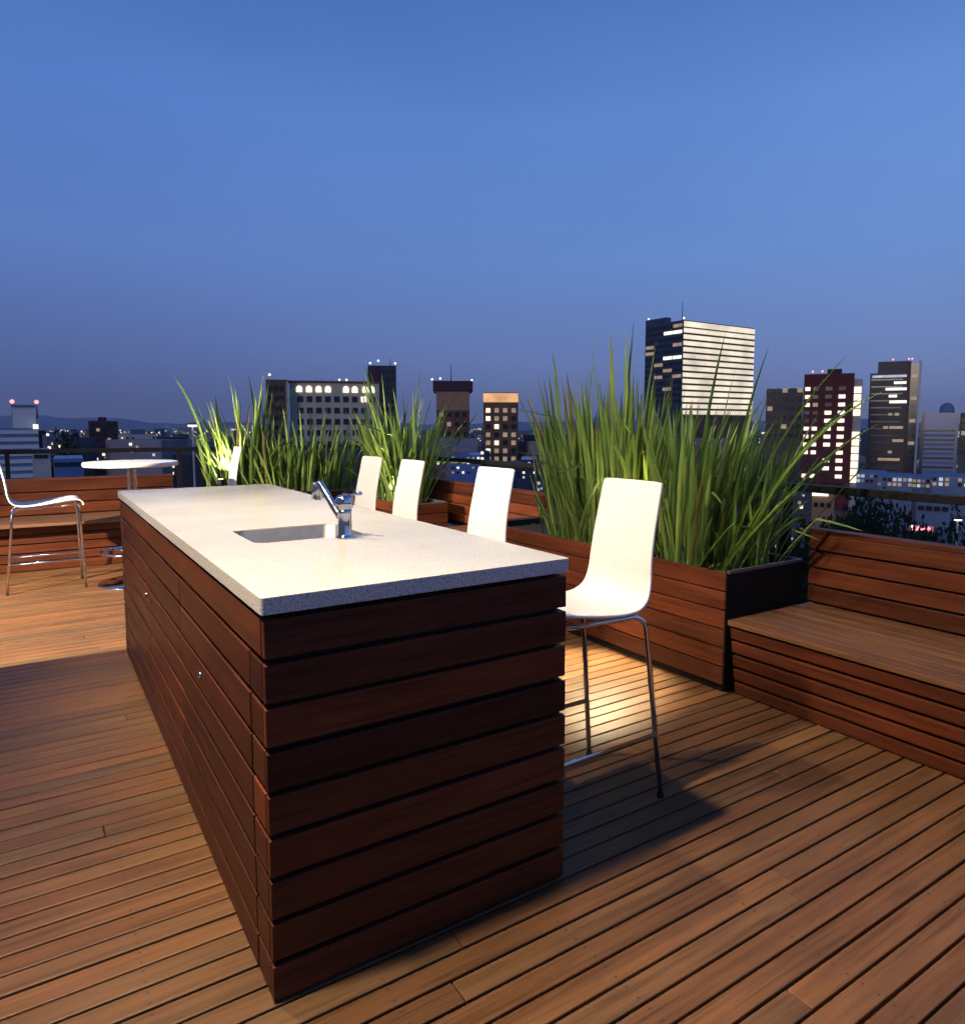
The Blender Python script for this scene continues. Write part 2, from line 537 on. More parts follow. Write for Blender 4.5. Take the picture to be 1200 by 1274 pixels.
# ------------------------------------------------------------------ bar stools
def catmull(P, n):
    out = []
    P = [P[0]] + P + [P[-1]]
    for i in range(1, len(P) - 2):
        for k in range(n):
            t = k / n
            a, b_, c, d_ = P[i - 1], P[i], P[i + 1], P[i + 2]
            out.append(tuple(0.5 * (2 * b_[j] + (c[j] - a[j]) * t + (2 * a[j] - 5 * b_[j] + 4 * c[j] - d_[j]) * t * t + (3 * b_[j] - a[j] - 3 * c[j] + d_[j]) * t ** 3) for j in range(len(b_))))
    out.append(tuple(P[-2]))
    return out

def make_stool():
    root = empty('bar_stool')
    # (x forward, z, half width)
    prof = catmull([(-0.302, 1.128, 0.148), (-0.283, 1.05, 0.150), (-0.258, 0.94, 0.153), (-0.242, 0.85, 0.157), (-0.233, 0.775, 0.163),
                    (-0.212, 0.720, 0.170), (-0.165, 0.690, 0.178), (-0.09, 0.685, 0.184), (0.02, 0.696, 0.187), (0.13, 0.713, 0.187),
                    (0.205, 0.722, 0.186), (0.252, 0.717, 0.185), (0.277, 0.700, 0.183), (0.286, 0.672, 0.180)], 5)
    nw = 12
    mb = MB()
    for i, (x, z, w) in enumerate(prof):
        s = i / (len(prof) - 1)
        back = max(0.0, 1 - s / 0.45)
        for k in range(nw + 1):
            q = -1 + 2 * k / nw
            endr = 0.0
            if i < 3:                                       # softened top corners
                endr = (3 - i) / 3 * 0.005 * max(0, abs(q) - 0.8) / 0.2
            dish = 0.010 * q * q
            mb.v.append((x + dish * back, q * w * (1 - endr * 2), z + dish * (1 - back) * 0.6 - endr * 0.6))
    for i in range(len(prof) - 1):
        for k in range(nw):
            a = i * (nw + 1) + k
            mb.quad((a, a + nw + 1, a + nw + 2, a + 1), 0.5, 0, True)
    sh = mb.build('seat_shell', M['plastic'], root)
    so = sh.modifiers.new('solid', 'SOLIDIFY'); so.thickness = 0.011; so.offset = 0
    bv = sh.modifiers.new('bevel', 'BEVEL'); bv.width = 0.003; bv.segments = 2; bv.limit_method = 'ANGLE'; bv.angle_limit = radians(50)
    r = 0.0095
    for sy in (-1, 1):
        mb = MB(); mb.tube(arc_path([(0.10, sy * 0.150, 0.672), (0.238, sy * 0.160, 0.688), (0.255, sy * 0.168, 0.655), (0.270, sy * 0.192, 0.012)], 0.03), r, 14)
        lg = mb.build('leg', M['chrome'], root)
        m2 = MB(); m2.lathe([(0.012, 0.0), (0.012, 0.012), (0.010, 0.014)], 16, (0.270, sy * 0.192, 0)); m2.build('foot_cap', M['rubber'], lg)
        mb = MB(); mb.tube(arc_path([(0.10, sy * 0.150, 0.672), (-0.165, sy * 0.158, 0.668), (-0.205, sy * 0.166, 0.640), (-0.270, sy * 0.192, 0.012)], 0.03), r, 14)
        lg = mb.build('leg', M['chrome'], root)
        m2 = MB(); m2.lathe([(0.012, 0.0), (0.012, 0.012), (0.010, 0.014)], 16, (-0.270, sy * 0.192, 0)); m2.build('foot_cap', M['rubber'], lg)
    mb = MB()
    z = 0.235
    ys = 0.1845
    mb.tube(arc_path([(-0.246, -ys, z), (0.278, -ys, z), (0.278, ys, z), (-0.246, ys, z)], 0.025), 0.008, 12)
    mb.build('footrest', M['chrome'], root)
    for xx, yy, z in ((0.10, 0.150, 0.672), (-0.10, 0.156, 0.670)):
        mb = MB(); mb.tube([(xx, -yy, z), (xx, yy, z)], 0.008, 10)
        mb.build('seat_support', M['chrome'], root)
    return root

st = make_stool()
stools = [
    (1.160, 0.352, 180, 'white moulded bar stool nearest of the row, beside the end of the bar island', 'bar stools along the island'),
    (1.160, 1.250, 181, 'white bar stool second in the row, in front of the gap between planters', 'bar stools along the island'),
    (1.160, 2.130, 179, 'white bar stool third in the row, its top against the lit grass', 'bar stools along the island'),
    (1.160, 2.700, 180.5, 'white bar stool farthest in the row, next to the tap in view', 'bar stools along the island'),
    (0.930, 5.300, 178, 'white bar stool seen edge-on beyond the far end of the island', 'bar stools round the high table'),
    (-0.365, 5.235, 1, 'white bar stool in side view standing left of the round high table', 'bar stools round the high table'),
]
for i, (x, y, a, lab, gr) in enumerate(stools):
    o = st if i == 0 else copy_tree(st)
    o.location = (x, y, 0); o.rotation_euler = (0, 0, radians(a))
    tag(o, lab, 'bar stool', gr)

# ------------------------------------------------------------------ high round table
tb = tag(empty('high_table', (0.285, 5.02, 0)), 'round white high table on twin chrome poles before the far bench', 'table')
mb = MB(); mb.lathe([(0.335, 0.988), (0.358, 0.991), (0.363, 0.998), (0.363, 1.022), (0.358, 1.028)], 64); mb.build('table_top', M['table_white'], tb)
for sx in (-1, 1):
    mb = MB(); mb.tube([(sx * 0.024, 0, 0.02), (sx * 0.024, 0, 0.987)], 0.012, 16); mb.build('pole', M['chrome'], tb)
mb = MB(); mb.lathe([(0.30, 0.0), (0.30, 0.008), (0.285, 0.014), (0.06, 0.022)], 56); mb.build('base_plate', M['chrome'], tb)
mb = MB()
mb.tube([(0.26 * cos(2 * pi * k / 48), 0.26 * sin(2 * pi * k / 48), 0.27) for k in range(49)], 0.011, 10, False)
for k in range(3):
    a = 2 * pi * k / 3 + .3
    mb.tube([(0.03 * cos(a), 0.03 * sin(a), 0.27), (0.255 * cos(a), 0.255 * sin(a), 0.27)], 0.007, 8)
mb.build('foot_ring', M['chrome'], tb)

# ------------------------------------------------------------------ benches
def bench_y(name, label, y0, y1, xs=2.40, xb=2.47, xback=3.05, seat=0.385, top=0.768, yb=None):
    """bench running along y, facing -x; its back may run on past the seat to yb"""
    yb = y1 if yb is None else yb
    root = tag(empty(name, ((xs + xback) / 2, (y0 + y1) / 2, 0)), label, 'bench')
    off = Vector(root.location)
    def fin(mb, nm, mat, bev=0.003):
        mb.v = [(p[0] - off.x, p[1] - off.y, p[2]) for p in mb.v]
        return mb.build(nm, mat, root, bevel=bev)
    mb = MB(); mb.box(xb + 0.03, xback + 0.06, y0 + 0.02, y1 - 0.02, 0.004, seat - 0.035); mb.box(xback + 0.026, xback + 0.06, y0 + 0.02, yb - 0.02, seat - 0.0349, top - 0.02)
    fin(mb, 'frame', M['dark_core'], 0)
    mb = MB(); n = 5; hh = (seat - 0.030) / n                        # leaning front boards
    for i in range(n):
        z0, z1 = 0.004 + i * hh, (i + 1) * hh - 0.008
        f = lambda z: xb + (xs + 0.012 - xb) * (z / seat)
        mb.hexa([(f(z0), y0, z0), (f(z0) + 0.022, y0, z0), (f(z0) + 0.022, y1, z0), (f(z0), y1, z0),
                 (f(z1), y0, z1), (f(z1) + 0.022, y0, z1), (f(z1) + 0.022, y1, z1), (f(z1), y1, z1)])
    fin(mb, 'front_panel', M['clad_y'], 0.0055)
    mb = MB(); n = 7; ww = (xback + 0.02 - xs) / n
    for i in range(n):
        mb.box(xs + i * ww, xs + (i + 1) * ww - 0.0028, y0, y1, seat - 0.026, seat)
    fin(mb, 'seat', M['seat_y'])
    mb = MB(); n = 4; z = seat + 0.012; hb_ = (top - z) / n
    for i in range(n):
        a, c = z + i * hb_, z + (i + 1) * hb_ - 0.011
        mb.box(xback, xback + 0.024, y0, yb, a, c)
    fin(mb, 'backrest', M['clad_y'])
    mb = MB(); mb.box(xback - 0.004, xback + 0.075, y0, yb, top - 0.009, top + 0.016)
    fin(mb, 'top_rail', M['clad_y'])
    return root
bench_y('bench', 'low red-brown slatted bench at right with a slatted back', -2.6, 0.645)
bench_y('bench', 'short slatted bench between the two planters behind the stools', 2.87, 4.13, yb=5.80)

def bench_x(label, x0, x1, yf=5.86, yback=6.55, seat=0.45, top=0.80):
    root = tag(empty('bench', ((x0 + x1) / 2, yback, 0)), label, 'bench')
    off = Vector(root.location)
    def fin(mb, nm, mat, bev=0.003):
        mb.v = [(p[0] - off.x, p[1] - off.y, p[2]) for p in mb.v]
        return mb.build(nm, mat, root, bevel=bev)
    mb = MB(); mb.box(x0 + 0.02, x1 - 0.02, yf + 0.19, yback + 0.06, 0.004, seat - 0.035); mb.box(x0 + 0.02, x1 - 0.02, yback + 0.026, yback + 0.06, seat - 0.0349, top - 0.02)
    fin(mb, 'frame', M['dark_core'], 0)
    mb = MB(); n = 5; hh = (seat - 0.03) / n
    for i in range(n):
        mb.box(x0, x1, yf + 0.16, yf + 0.184, 0.004 + i * hh, (i + 1) * hh - 0.008)
    fin(mb, 'front_panel', M['clad_x'])
    mb = MB(); n = 7; ww = (yback + 0.02 - yf) / n
    for i in range(n):
        mb.box(x0, x1, yf + i * ww, yf + (i + 1) * ww - 0.005, seat - 0.026, seat)
    fin(mb, 'seat', M['seat_x'])
    mb = MB(); n = 3; z = seat + 0.012; hb_ = (top - z) / n
    for i in range(n):
        mb.box(x0, x1, yback, yback + 0.024, z + i * hb_, z + (i + 1) * hb_ - 0.012)
    fin(mb, 'backrest', M['clad_x'])
    mb = MB(); mb.box(x0, x1, yback - 0.004, yback + 0.075, top - 0.009, top + 0.016)
    fin(mb, 'top_rail', M['clad_x'])
bench_x('slatted bench along the far edge behind the round high table', -6.2, 0.84)

# ------------------------------------------------------------------ planters
def planter(label, x0, x1, y0, y1, top=0.616, facing='X', wood_end=False):
    root = tag(empty('planter', ((x0 + x1) / 2, (y0 + y1) / 2, 0)), label, 'planter')
    off = Vector(root.location)
    def fin(mb, nm, mat, bev=0.003):
        mb.v = [(p[0] - off.x, p[1] - off.y, p[2]) for p in mb.v]
        return mb.build(nm, mat, root, bevel=bev)
    t = 0.022; base = 0.045
    n = 6; hh = (top - base) / n
    def slats(x_0, x_1, y_0, y_1, mat, nm='slat_panel'):
        mb = MB()
        for i in range(n):
            mb.box(x_0, x_1, y_0, y_1, base + i * hh, base + (i + 1) * hh - 0.007)
        fin(mb, nm, mat)
    if facing == 'X':
        slats(x0, x0 + t, y0 + 0.003, y1, M['clad_y'])
        if wood_end:
            slats(x0 + t + 0.002, x1, y0 - 0.018, y0 + 0.002, M['clad_x'], 'end_panel')
        else:
            mb = MB(); mb.box(x0 + 0.004, x1, y0 - 0.003, y0 + 0.002, 0.02, top - 0.012, 0.3); fin(mb, 'end_panel', M['black_panel'], 0)
        mb = MB(); mb.box(x0 + 0.03, x1, y1 - 0.002, y1 + 0.003, 0.02, top - 0.012, 0.3); fin(mb, 'end_panel', M['black_panel'], 0)
    else:
        slats(x0, x1, y0, y0 + t, M['clad_x'])
        mb = MB(); mb.box(x0 - 0.003, x0 + 0.002, y0 + 0.03, y1, 0.02, top - 0.012, 0.3); fin(mb, 'end_panel', M['black_panel'], 0)
        mb = MB(); mb.box(x1 - 0.002, x1 + 0.003, y0 + 0.03, y1, 0.02, top - 0.012, 0.3); fin(mb, 'end_panel', M['black_panel'], 0)
    mb = MB()
    a = 0.026
    mb.box(x0 + a, x1 - 0.004, y0 + a, y1 - a, 0.004, top - 0.075)
    fin(mb, 'liner', M['black_metal'], 0)
    mb = MB()
    w = 0.012
    zz0, zz1 = top - 0.0115, top + 0.003
    mb.box(x0 + t + .001, x1, y0 - 0.004, y0 + w, zz0, zz1, 0.4); mb.box(x0 + t + .001, x1, y1 - w, y1 + 0.004, zz0, zz1, 0.4)
    mb.box(x1 - w, x1 + 0.003, y0 + w + 0.001, y1 - w - 0.001, zz0, zz1, 0.4)
    mb.box(x1 - 0.003, x1 + 0.001, y0 + w + 0.001, y1 - w - 0.001, 0.02, zz0 - 0.001, 0.4)
    fin(mb, 'rim', M['rim_metal'], 0)
    # lumpy soil sheet
    mb = MB(); nx, ny = 14, 30
    if facing != 'X':
        nx, ny = 30, 14
    for j in range(ny + 1):
        for i in range(nx + 1):
            mb.v.append((x0 + a + (x1 - x0 - a - 0.014) * i / nx, y0 + 0.014 + (y1 - y0 - 0.028) * j / ny, top - 0.055 + R(-0.012, 0.012)))
    for j in range(ny):
        for i in range(nx):
            q = j * (nx + 1) + i
            mb.quad((q, q + 1, q + nx + 2, q + nx + 1), 0.5, 0, True)
    fin(mb, 'soil', M['soil'], 0)
    return root
planter('long slatted planter of tall grass behind the nearest stools', 2.41, 3.03, 0.67, 2.84)
planter('slatted planter behind the third and fourth stools with fanned lit grass', 2.41, 2.84, 4.16, 5.75, 0.616, 'X', True)
planter('slatted planter along the far edge beyond the end of the island', 0.88, 3.03, 5.88, 6.45, 0.616, 'Y')

# ------------------------------------------------------------------ ornamental grass
def blade(mb, base, az, h, lean, curl, w, tone, kink=0.0, nseg=8):
    """a strap leaf: leans out along az, droops more towards its tip, folded along its midrib"""
    dirv = Vector((cos(az), sin(az), 0)); side = Vector((-sin(az), cos(az), 0))
    tw = R(-0.9, 0.9)
    b0 = len(mb.v); p = Vector(base); ds = h / nseg
    kseg = int(nseg * R(0.45, 0.75)) if kink else -1
    th = lean
    for i in range(nseg + 1):
        s = i / nseg
        wd = w * (0.62 + 1.1 * s) if s < 0.35 else w if s < 0.6 else w * (1 - ((s - 0.6) / 0.4) ** 2.3)
        wd = max(wd, w * 0.03)
        a = tw * s
        tdir = dirv * sin(th) + Vector((0, 0, cos(th)))
        nrm = dirv * cos(th) - Vector((0, 0, sin(th)))
        sd = side * cos(a) + nrm * sin(a)
        fold = (nrm * cos(a) - side * sin(a)) * wd * 0.22
        mb.v += [tuple(p - sd * wd / 2 - fold), tuple(p + fold * 0.6), tuple(p + sd * wd / 2 - fold)]
        p = p + tdir * ds
        th += curl / nseg * (0.3 + 1.6 * s)
        if i == kseg:
            th += kink
    for i in range(nseg):
        q = b0 + 3 * i
        mb.quad((q, q + 1, q + 4, q + 3), tone, 0, True); mb.quad((q + 1, q + 2, q + 5, q + 4), tone, 0, True)

def grass(name, label, cx, cy, rx, ry, n, hmin, hmax, spread, z=0.555, wide=1.0, tufts=5, bias=(0, 0), seed=1, bent=0.05, sink_=0.0, tall=0.0, extra=()):
    random.seed(seed)
    mb = MB()
    tu = [(R(-rx, rx) * 0.8, R(-ry, ry) * 0.8) for _ in range(tufts)]
    for i in range(n):
        t = tu[i % tufts]
        ox = max(-rx, min(rx, t[0] + random.gauss(0, rx * 0.34))); oy = max(-ry, min(ry, t[1] + random.gauss(0, ry * 0.24)))
        az = math.atan2(oy / max(ry, .01) + bias[1] + random.gauss(0, 0.55), ox / max(rx, .01) + bias[0] + random.gauss(0, 0.55))
        out = abs(random.gauss(0, 1))
        lean = min(0.9, out * spread * (0.5 if random.random() < .6 else .28) + R(0.0, 0.08))
        h = R(hmin, hmax) * (0.75 if random.random() < 0.3 else 1.0)
        if random.random() < tall:
            h = hmax * R(1.05, 1.22); lean *= 0.5
        curl = abs(random.gauss(0.06, 0.20)) * (0.5 + spread)
        kink = R(0.7, 1.5) if random.random() < bent else 0
        blade(mb, (ox, oy, -sink_), az, h, lean, curl, R(0.011, 0.023) * wide, random.random() ** 1.1, kink)
    for ex in extra:
        blade(mb, (ex[0] - cx, ex[1] - cy, 0), radians(ex[2]), ex[3], ex[4], ex[5], 0.022 * wide, 0.35 + 0.3 * random.random(), 0, 12)
    # short dead and young leaves round the base
    for i in range(n // 2):
        t = tu[i % tufts]
        ox = max(-rx, min(rx, t[0] + random.gauss(0, rx * 0.25))); oy = max(-ry, min(ry, t[1] + random.gauss(0, ry * 0.2)))
        blade(mb, (ox, oy, 0), R(0, 2 * pi), R(0.18, 0.6), R(0.05, 0.6), R(0, 1.0), R(0.010, 0.018) * wide, random.random() * .9, 0, 6)
    o = mb.build(name, M['blade'])
    o.location = (cx, cy, z)
    tag(o, label, 'plant', 'tall grass in the terrace planters', 'thing')
    return o
grass('tall_grass_plant', 'tallest upright green grass at the left end of the long planter', 2.72, 1.88, 0.19, 0.40, 245, 0.62, 1.14, 0.27, seed=3, tufts=6, bias=(0, .1), wide=1.5, tall=0.02, extra=[(2.62, 1.62, -40, 1.40, .02, .06), (2.64, 1.60, 200, 1.34, .03, .02), (2.66, 1.56, -60, 1.28, .06, .1), (2.6, 1.66, 120, 1.22, .1, .1), (2.66, 2.2, 120, 1.16, .16, .1), (2.6, 2.22, 100, 1.05, .22, .2)])
grass('tall_grass_plant', 'broad clump of green grass leaning right above the planter corner', 2.72, 1.10, 0.21, 0.37, 270, 0.50, 0.96, 0.60, seed=5, tufts=7, bias=(.35, -.6), wide=1.4, tall=0.02, extra=[(2.62, .86, -58, 1.25, .30, .45), (2.60, .84, -50, 1.12, .42, .5), (2.64, .82, -62, 1.18, .36, .75), (2.66, .8, -40, 1.05, .5, .6), (2.7, .95, -70, 1.2, .12, .2), (2.75, 1.2, -75, 1.3, .10, .12)])
grass('tall_grass_plant', 'fan of bright lit grass directly behind the third stool', 2.60, 4.72, 0.13, 0.36, 150, 0.70, 1.18, 0.55, seed=8, tufts=5, wide=1.6, tall=0.04)
grass('tall_grass_plant', 'yellow-lit wide-bladed grass at the left end of the far planter', 1.47, 6.15, 0.34, 0.16, 110, 0.55, 1.15, 0.66, seed=11, tufts=5, wide=2.0, bias=(-.3, 0), tall=0.06)
grass('tall_grass_plant', 'dark green grass filling the far planter before the pale hotel block', 2.20, 6.15, 0.50, 0.17, 190, 0.42, 0.86, 0.42, seed=13, tufts=9, wide=1.6, tall=0.05)
random.seed(99)

# ------------------------------------------------------------------ railings round the roof edge
def railing(label, p0, p1, h, posts, brace=None):
    p0, p1 = Vector((*p0, 0)), Vector((*p1, 0))
    root = tag(empty('railing', p0), label, 'railing')
    d_ = p1 - p0; n_ = d_.normalized()
    rz = math.atan2(n_.y, n_.x); Ln = d_.length
    root.rotation_euler = (0, 0, rz)
    mb = MB(); mb.box(0, Ln, -0.03, 0.03, h - 0.045, h); mb.build('handrail', M['black_metal'], root, bevel=0.004)
    for k in range(posts):
        x = Ln * (k + 0.5) / posts
        mb = MB(); mb.box(x - 0.02, x + 0.02, -0.02, 0.02, -0.05, h - 0.046); mb.build('post', M['black_metal'], root)
railing('black metal railing with flat handrail behind the bench at right', (3.42, -3.2), (3.42, 6.95), 0.985, 6)
railing('black metal railing along the far roof edge at left', (-6.3, 7.05), (3.42, 7.05), 1.085, 6)

# ------------------------------------------------------------------ off-frame house, added to cut and carry the lamp light: wall, eave, lamps
hs = tag(empty('light_blocker_house', (-1.75, 0, 0)), 'pale rendered wall and eave out of view, added to cut the lamp light', 'building')
mb = MB(); mb.box(-0.15, 0.15, -4.3, 3.10, 0.0, 5.2); mb.build('wall', M['render'], hs)
mb = MB(); mb.box(0.151, 1.05, -4.3, 3.10, 3.302, 3.42); mb.build('eave', M['render'], hs)
def lamp(name, label, loc, target, power, col, size, blend, rad, fixture='down'):
    root = tag(empty(name, loc), label, 'lamp', 'eave lamps')
    ld = bpy.data.lights.new(name + '_bulb', 'SPOT')
    ld.energy = power; ld.color = col; ld.spot_size = radians(size); ld.spot_blend = blend; ld.shadow_soft_size = rad
    lo_ = bpy.data.objects.new('bulb', ld); COL.objects.link(lo_)
    lo_.parent = root
    v = Vector(target) - Vector(loc)
    lo_.rotation_euler = v.to_track_quat('-Z', 'Y').to_euler()
    mb = MB(); mb.tube([(0, 0, 0.10), (0, 0, 0.03)], 0.045, 20); mb.build('housing', M['black_metal'], root)
    return root
WARM = (1.0, 0.815, 0.59)
lamp('ceiling_lamp', 'small black downlight under the eave by the near end of the bar', (-0.80, 0.12, 3.20), (1.75, 0.7, 0.3), 575, WARM, 114, 0.8, 0.075)
lamp('ceiling_lamp', 'small black downlight under the eave by the middle of the bar', (-0.80, 1.95, 3.20), (1.05, 2.35, 0.95), 470, WARM, 80, 0.9, 0.05)
fl_ = lamp('wall_floodlight', 'small black floodlight on a bracket high on the added house wall', (-0.57, 1.31, 4.60), (2.7, -0.7, 0.0), 430, WARM, 92, 0.8, 0.06)
mb = MB(); mb.box(-1.03, 0.0, -0.015, 0.015, 0.101, 0.13); mb.build('bracket', M['black_metal'], fl_)
lamp('wall_lamp', 'warm lamp beside the open terrace door', (-3.30, 3.14, 2.5), (0.35, 4.25, 0.0), 3500, (1.0, 0.84, 0.62), 80, 0.85, 0.03)

def uplight(label, loc, aim, power, size=110, col=(1.0, 0.83, 0.45)):
    root = tag(empty('garden_spotlight', loc), label, 'lamp', 'spotlights in the planters')
    v = (Vector(aim) - Vector(loc)).normalized()
    q = v.to_track_quat('Z', 'Y')
    mb = MB(); mb.lathe([(0.018, -0.05), (0.030, -0.02), (0.034, 0.030), (0.034, 0.034)], 20)
    h_ = mb.build('housing', M['black_metal'], root); h_.rotation_euler = q.to_euler()
    mb = MB(); mb.lathe([(0.028, 0.0345), (0.026, 0.038), (0.01, 0.040)], 20)
    l_ = mb.build('lens', glow('spotlight lens', (1.0, 0.82, 0.42), 12), root); l_.rotation_euler = q.to_euler()
    mb = MB(); mb.tube([(0, 0, -0.12), (0, 0, -0.03)], 0.008, 8); mb.build('stake', M['black_metal'], root)
    ld = bpy.data.lights.new('spotlight', 'SPOT'); ld.energy = power; ld.color = col
    ld.spot_size = radians(size); ld.spot_blend = 0.7; ld.shadow_soft_size = 0.03
    lo_ = bpy.data.objects.new('bulb', ld); COL.objects.link(lo_); lo_.parent = root
    lo_.location = v * 0.05
    lo_.rotation_euler = (-v).to_track_quat('Z', 'Y').to_euler()
uplight('small spotlight glowing among the grass beyond the island', (1.21, 6.00, 0.74), (1.26, 6.22, 1.7), 230, 95)
uplight('small spotlight in the planter behind the third stool', (2.50, 4.62, 0.64), (2.60, 4.74, 1.6), 150, 85)
uplight('small spotlight in the long planter behind the nearest stool', (2.60, 1.56, 0.66), (2.74, 1.75, 1.6), 60)
uplight('small spotlight on the planter edge tipped down at the deck behind the nearest stool', (2.385, 1.45, 0.80), (2.04, 1.27, 0.0), 200, 72, (1.0, 0.85, 0.53))

# ------------------------------------------------------------------ the city
def P(u, D):
    p = CAM + (fw_h + rt * ((u - 600) / 869.83)) * D
    return p.x, p.y
def Z(v, D):
    return CAM.z + (530 - v) / 869.83 * D
GZ = -40.0
ANG = -YAW
C_GREY = plain('grey concrete facade', (0.42, 0.41, 0.39), 0.85, 0, 0.15, 0.3)
C_HOTEL = plain('warm pale hotel facade', (0.50, 0.44, 0.34), 0.85, 0, 0.10, 0.3)
C_DARK = plain('dark slate facade', (0.028, 0.033, 0.043), 0.5, 0, 0.2, 0.3)
C_NAVY = plain('dark blue glass facade', (0.030, 0.045, 0.080), 0.15, 0, 0.25, 0.15)
C_RED = plain('dark red brick facade', (0.105, 0.022, 0.020), 0.85, 0, 0.2, 0.4)
C_MAROON = plain('maroon facade', (0.055, 0.022, 0.035), 0.85, 0, 0.2, 0.3)
C_WHITE = plain('white panel facade', (0.62, 0.62, 0.64), 0.7, 0, 0.08, 0.3)
C_BLUE = plain('blue grey glass facade', (0.10, 0.18, 0.40), 0.2, 0, 0.15, 0.2)
C_BROWN = plain('brown stone facade', (0.13, 0.075, 0.05), 0.85, 0, 0.2, 0.3)
C_TAN = plain('tan facade', (0.34, 0.20, 0.12), 0.85, 0, 0.15, 0.3)
C_GLASS = plain('unlit window glass', (0.015, 0.018, 0.024), 0.15, 0, 0.3, 0.5)
C_SLATE = plain('blue slate', (0.14, 0.20, 0.32), 0.7, 0, 0.2, 0.4)
W_WARM = window_glow('warm lit windows', (1.0, 0.86, 0.60), 1.5)
W_WHITE = window_glow('white lit windows', (1.0, 0.93, 0.80), 1.3, 0.12)
W_BAND = window_glow('bright floor bands', (1.0, 0.87, 0.65), 0.86, 0.09)
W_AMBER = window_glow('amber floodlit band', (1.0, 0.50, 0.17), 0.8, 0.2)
W_DIM = window_glow('dim lit windows', (1.0, 0.66, 0.36), 0.30)
W_COOL = window_glow('cool lit windows', (0.75, 0.85, 1.0), 0.55)
B_RED = glow('red beacon', (1.0, 0.30, 0.28), 2.0)
B_WHITE = glow('white roof lamp', (1.0, 0.90, 0.80), 2.5)
SIGN_RED = glow('red neon sign', (1.0, 0.28, 0.32), 2.4)

class Tower:
    """local frame: x along the front, y into the block, z up from the street"""
    def __init__(self, name, label, u0, u1, v, D, mat, depth=18, rot=None, cat='building', pivot='left', group=None, base=GZ, wscale=1.0):
        if rot is None:                       # turn the front towards the terrace
            phi = math.atan(((u0 + u1) / 2 - 600) / 869.83)
            rot = -math.degrees(phi); wscale *= cos(phi)
        self.k = wscale
        self.D = D; self.w = (u1 - u0) / 869.83 * D * wscale; self.h = Z(v, D) - base; self.dep = depth; self.base = base
        x, y = P(u0 if pivot == 'left' else u1, D)
        self.root = tag(empty(name, (x, y, base), ANG + radians(rot)), label, cat, group)
        self.x0 = 0 if pivot == 'left' else -self.w
        self.cache = {}
        self.block('wall', mat, self.x0, self.x0 + self.w, 0, depth, 0, self.h)
    def zv(self, v):
        return Z(v, self.D) - self.base
    def px(self, n):
        return n / 869.83 * self.D * min(self.k, 1.0)
    def block(self, name, mat, x0, x1, y0, y1, z0, z1):
        m = MB(); m.box(x0, x1, y0, y1, z0, z1, 0.5)
        return m.build(name, mat, self.root)
    def win(self, x, z, w, h, mat, name='window', face='front', t=0.25):
        """window (centre x, z) on the front (y=0) or left face (x=x0); mesh data are shared"""
        key = (round(w, 2), round(h, 2), mat.name, face)
        if key not in self.cache:
            m = MB()
            if face == 'front':
                m.box(-w / 2, w / 2, -t, 0.02, -h / 2, h / 2, 0.5)
            else:
                m.box(-t, 0.02, -w / 2, w / 2, -h / 2, h / 2, 0.5)
            o = m.build(name, mat, self.root)
            self.cache[key] = o
        else:
            o = self.cache[key].copy(); COL.objects.link(o); o.parent = self.root
        o.location = (x, 0, z) if face == 'front' else (self.x0, x, z)
        return o
    def ball(self, name, x, y, z, r, mat):
        r *= 0.62
        m = MB(); m.lathe([(r * .15, -r), (r * .75, -r * .66), (r, 0), (r * .75, r * .66), (r * .15, r)], 12, (x, y, z))
        return m.build(name, mat, self.root)
    def mast(self, x, y, z0, z1, r=0.15):
        m = MB(); m.tube([(x, y, z0), (x, y, z1)], [r, r * .4], 6)
        return m.build('antenna', C_DARK, self.root)

# left: white control-tower-like block with two beacons
t = Tower('office_block', 'white banded block with two pinkish beacons at the left edge', -24, 51, 533, 150, C_SLATE, 14)
for k in range(8):
    zc = t.zv(538 + k * 9.3)
    t.win(t.w / 2, zc, t.w, 0.85, C_WHITE, 'floor_band')
t.block('upper_block', C_WHITE, t.px(43), t.px(73), 2, 9, t.h, t.zv(506))
t.block('upper_roof', C_SLATE, t.px(42), t.px(74), 1.7, 9.3, t.zv(506) + .01, t.zv(503))
t.win(t.px(72), t.zv(531), 1.0, 1.0, W_WARM)
for a in (43.5, 75.5):
    t.mast(t.px(a), 3, t.zv(520), t.zv(501), .2); t.ball('beacon', t.px(a), 3, t.zv(499), 0.75, B_RED)
t = Tower('office_block', 'narrow grey pinkish slab right of the banded beacon block', 48, 59, 536, 165, C_MAROON, 14)
t.block('edge_strip', C_GREY, t.px(6), t.px(11.5), -0.3, 0.02, 0, t.zv(541)); t.ball('roof_lamp', t.px(13), 0, t.zv(541), 0.5, B_WHITE)
t = Tower('office_block', 'squat dark maroon block above the round table', 112, 149, 524, 300, C_MAROON, 22)
t.block('roof_room', C_MAROON, t.px(12), t.px(23), 4, 12, t.h, t.zv(519))
for k in range(5):
    for j in range(4):
        if random.random() < 0.7:
            t.win(t.px(5 + 6.7 * k), t.zv(529 + 6 * j), 1.3, 1.2, W_DIM if random.random() < .12 else C_GLASS)
t = Tower('low_house', 'blue-grey flat roofed building under the rail at left', 66, 104, 571, 70, C_BLUE, 9)
for k in range(4):
    t.win(t.px(5 + 9 * k), t.zv(578), .5, .4, C_GLASS)
t = Tower('low_house', 'pinkish low block beside the blue-grey roof at left', 40, 63, 560, 95, C_GREY, 9)
for k in range(3):
    t.win(t.px(5 + 6 * k), t.zv(568), .45, .5, C_GLASS)

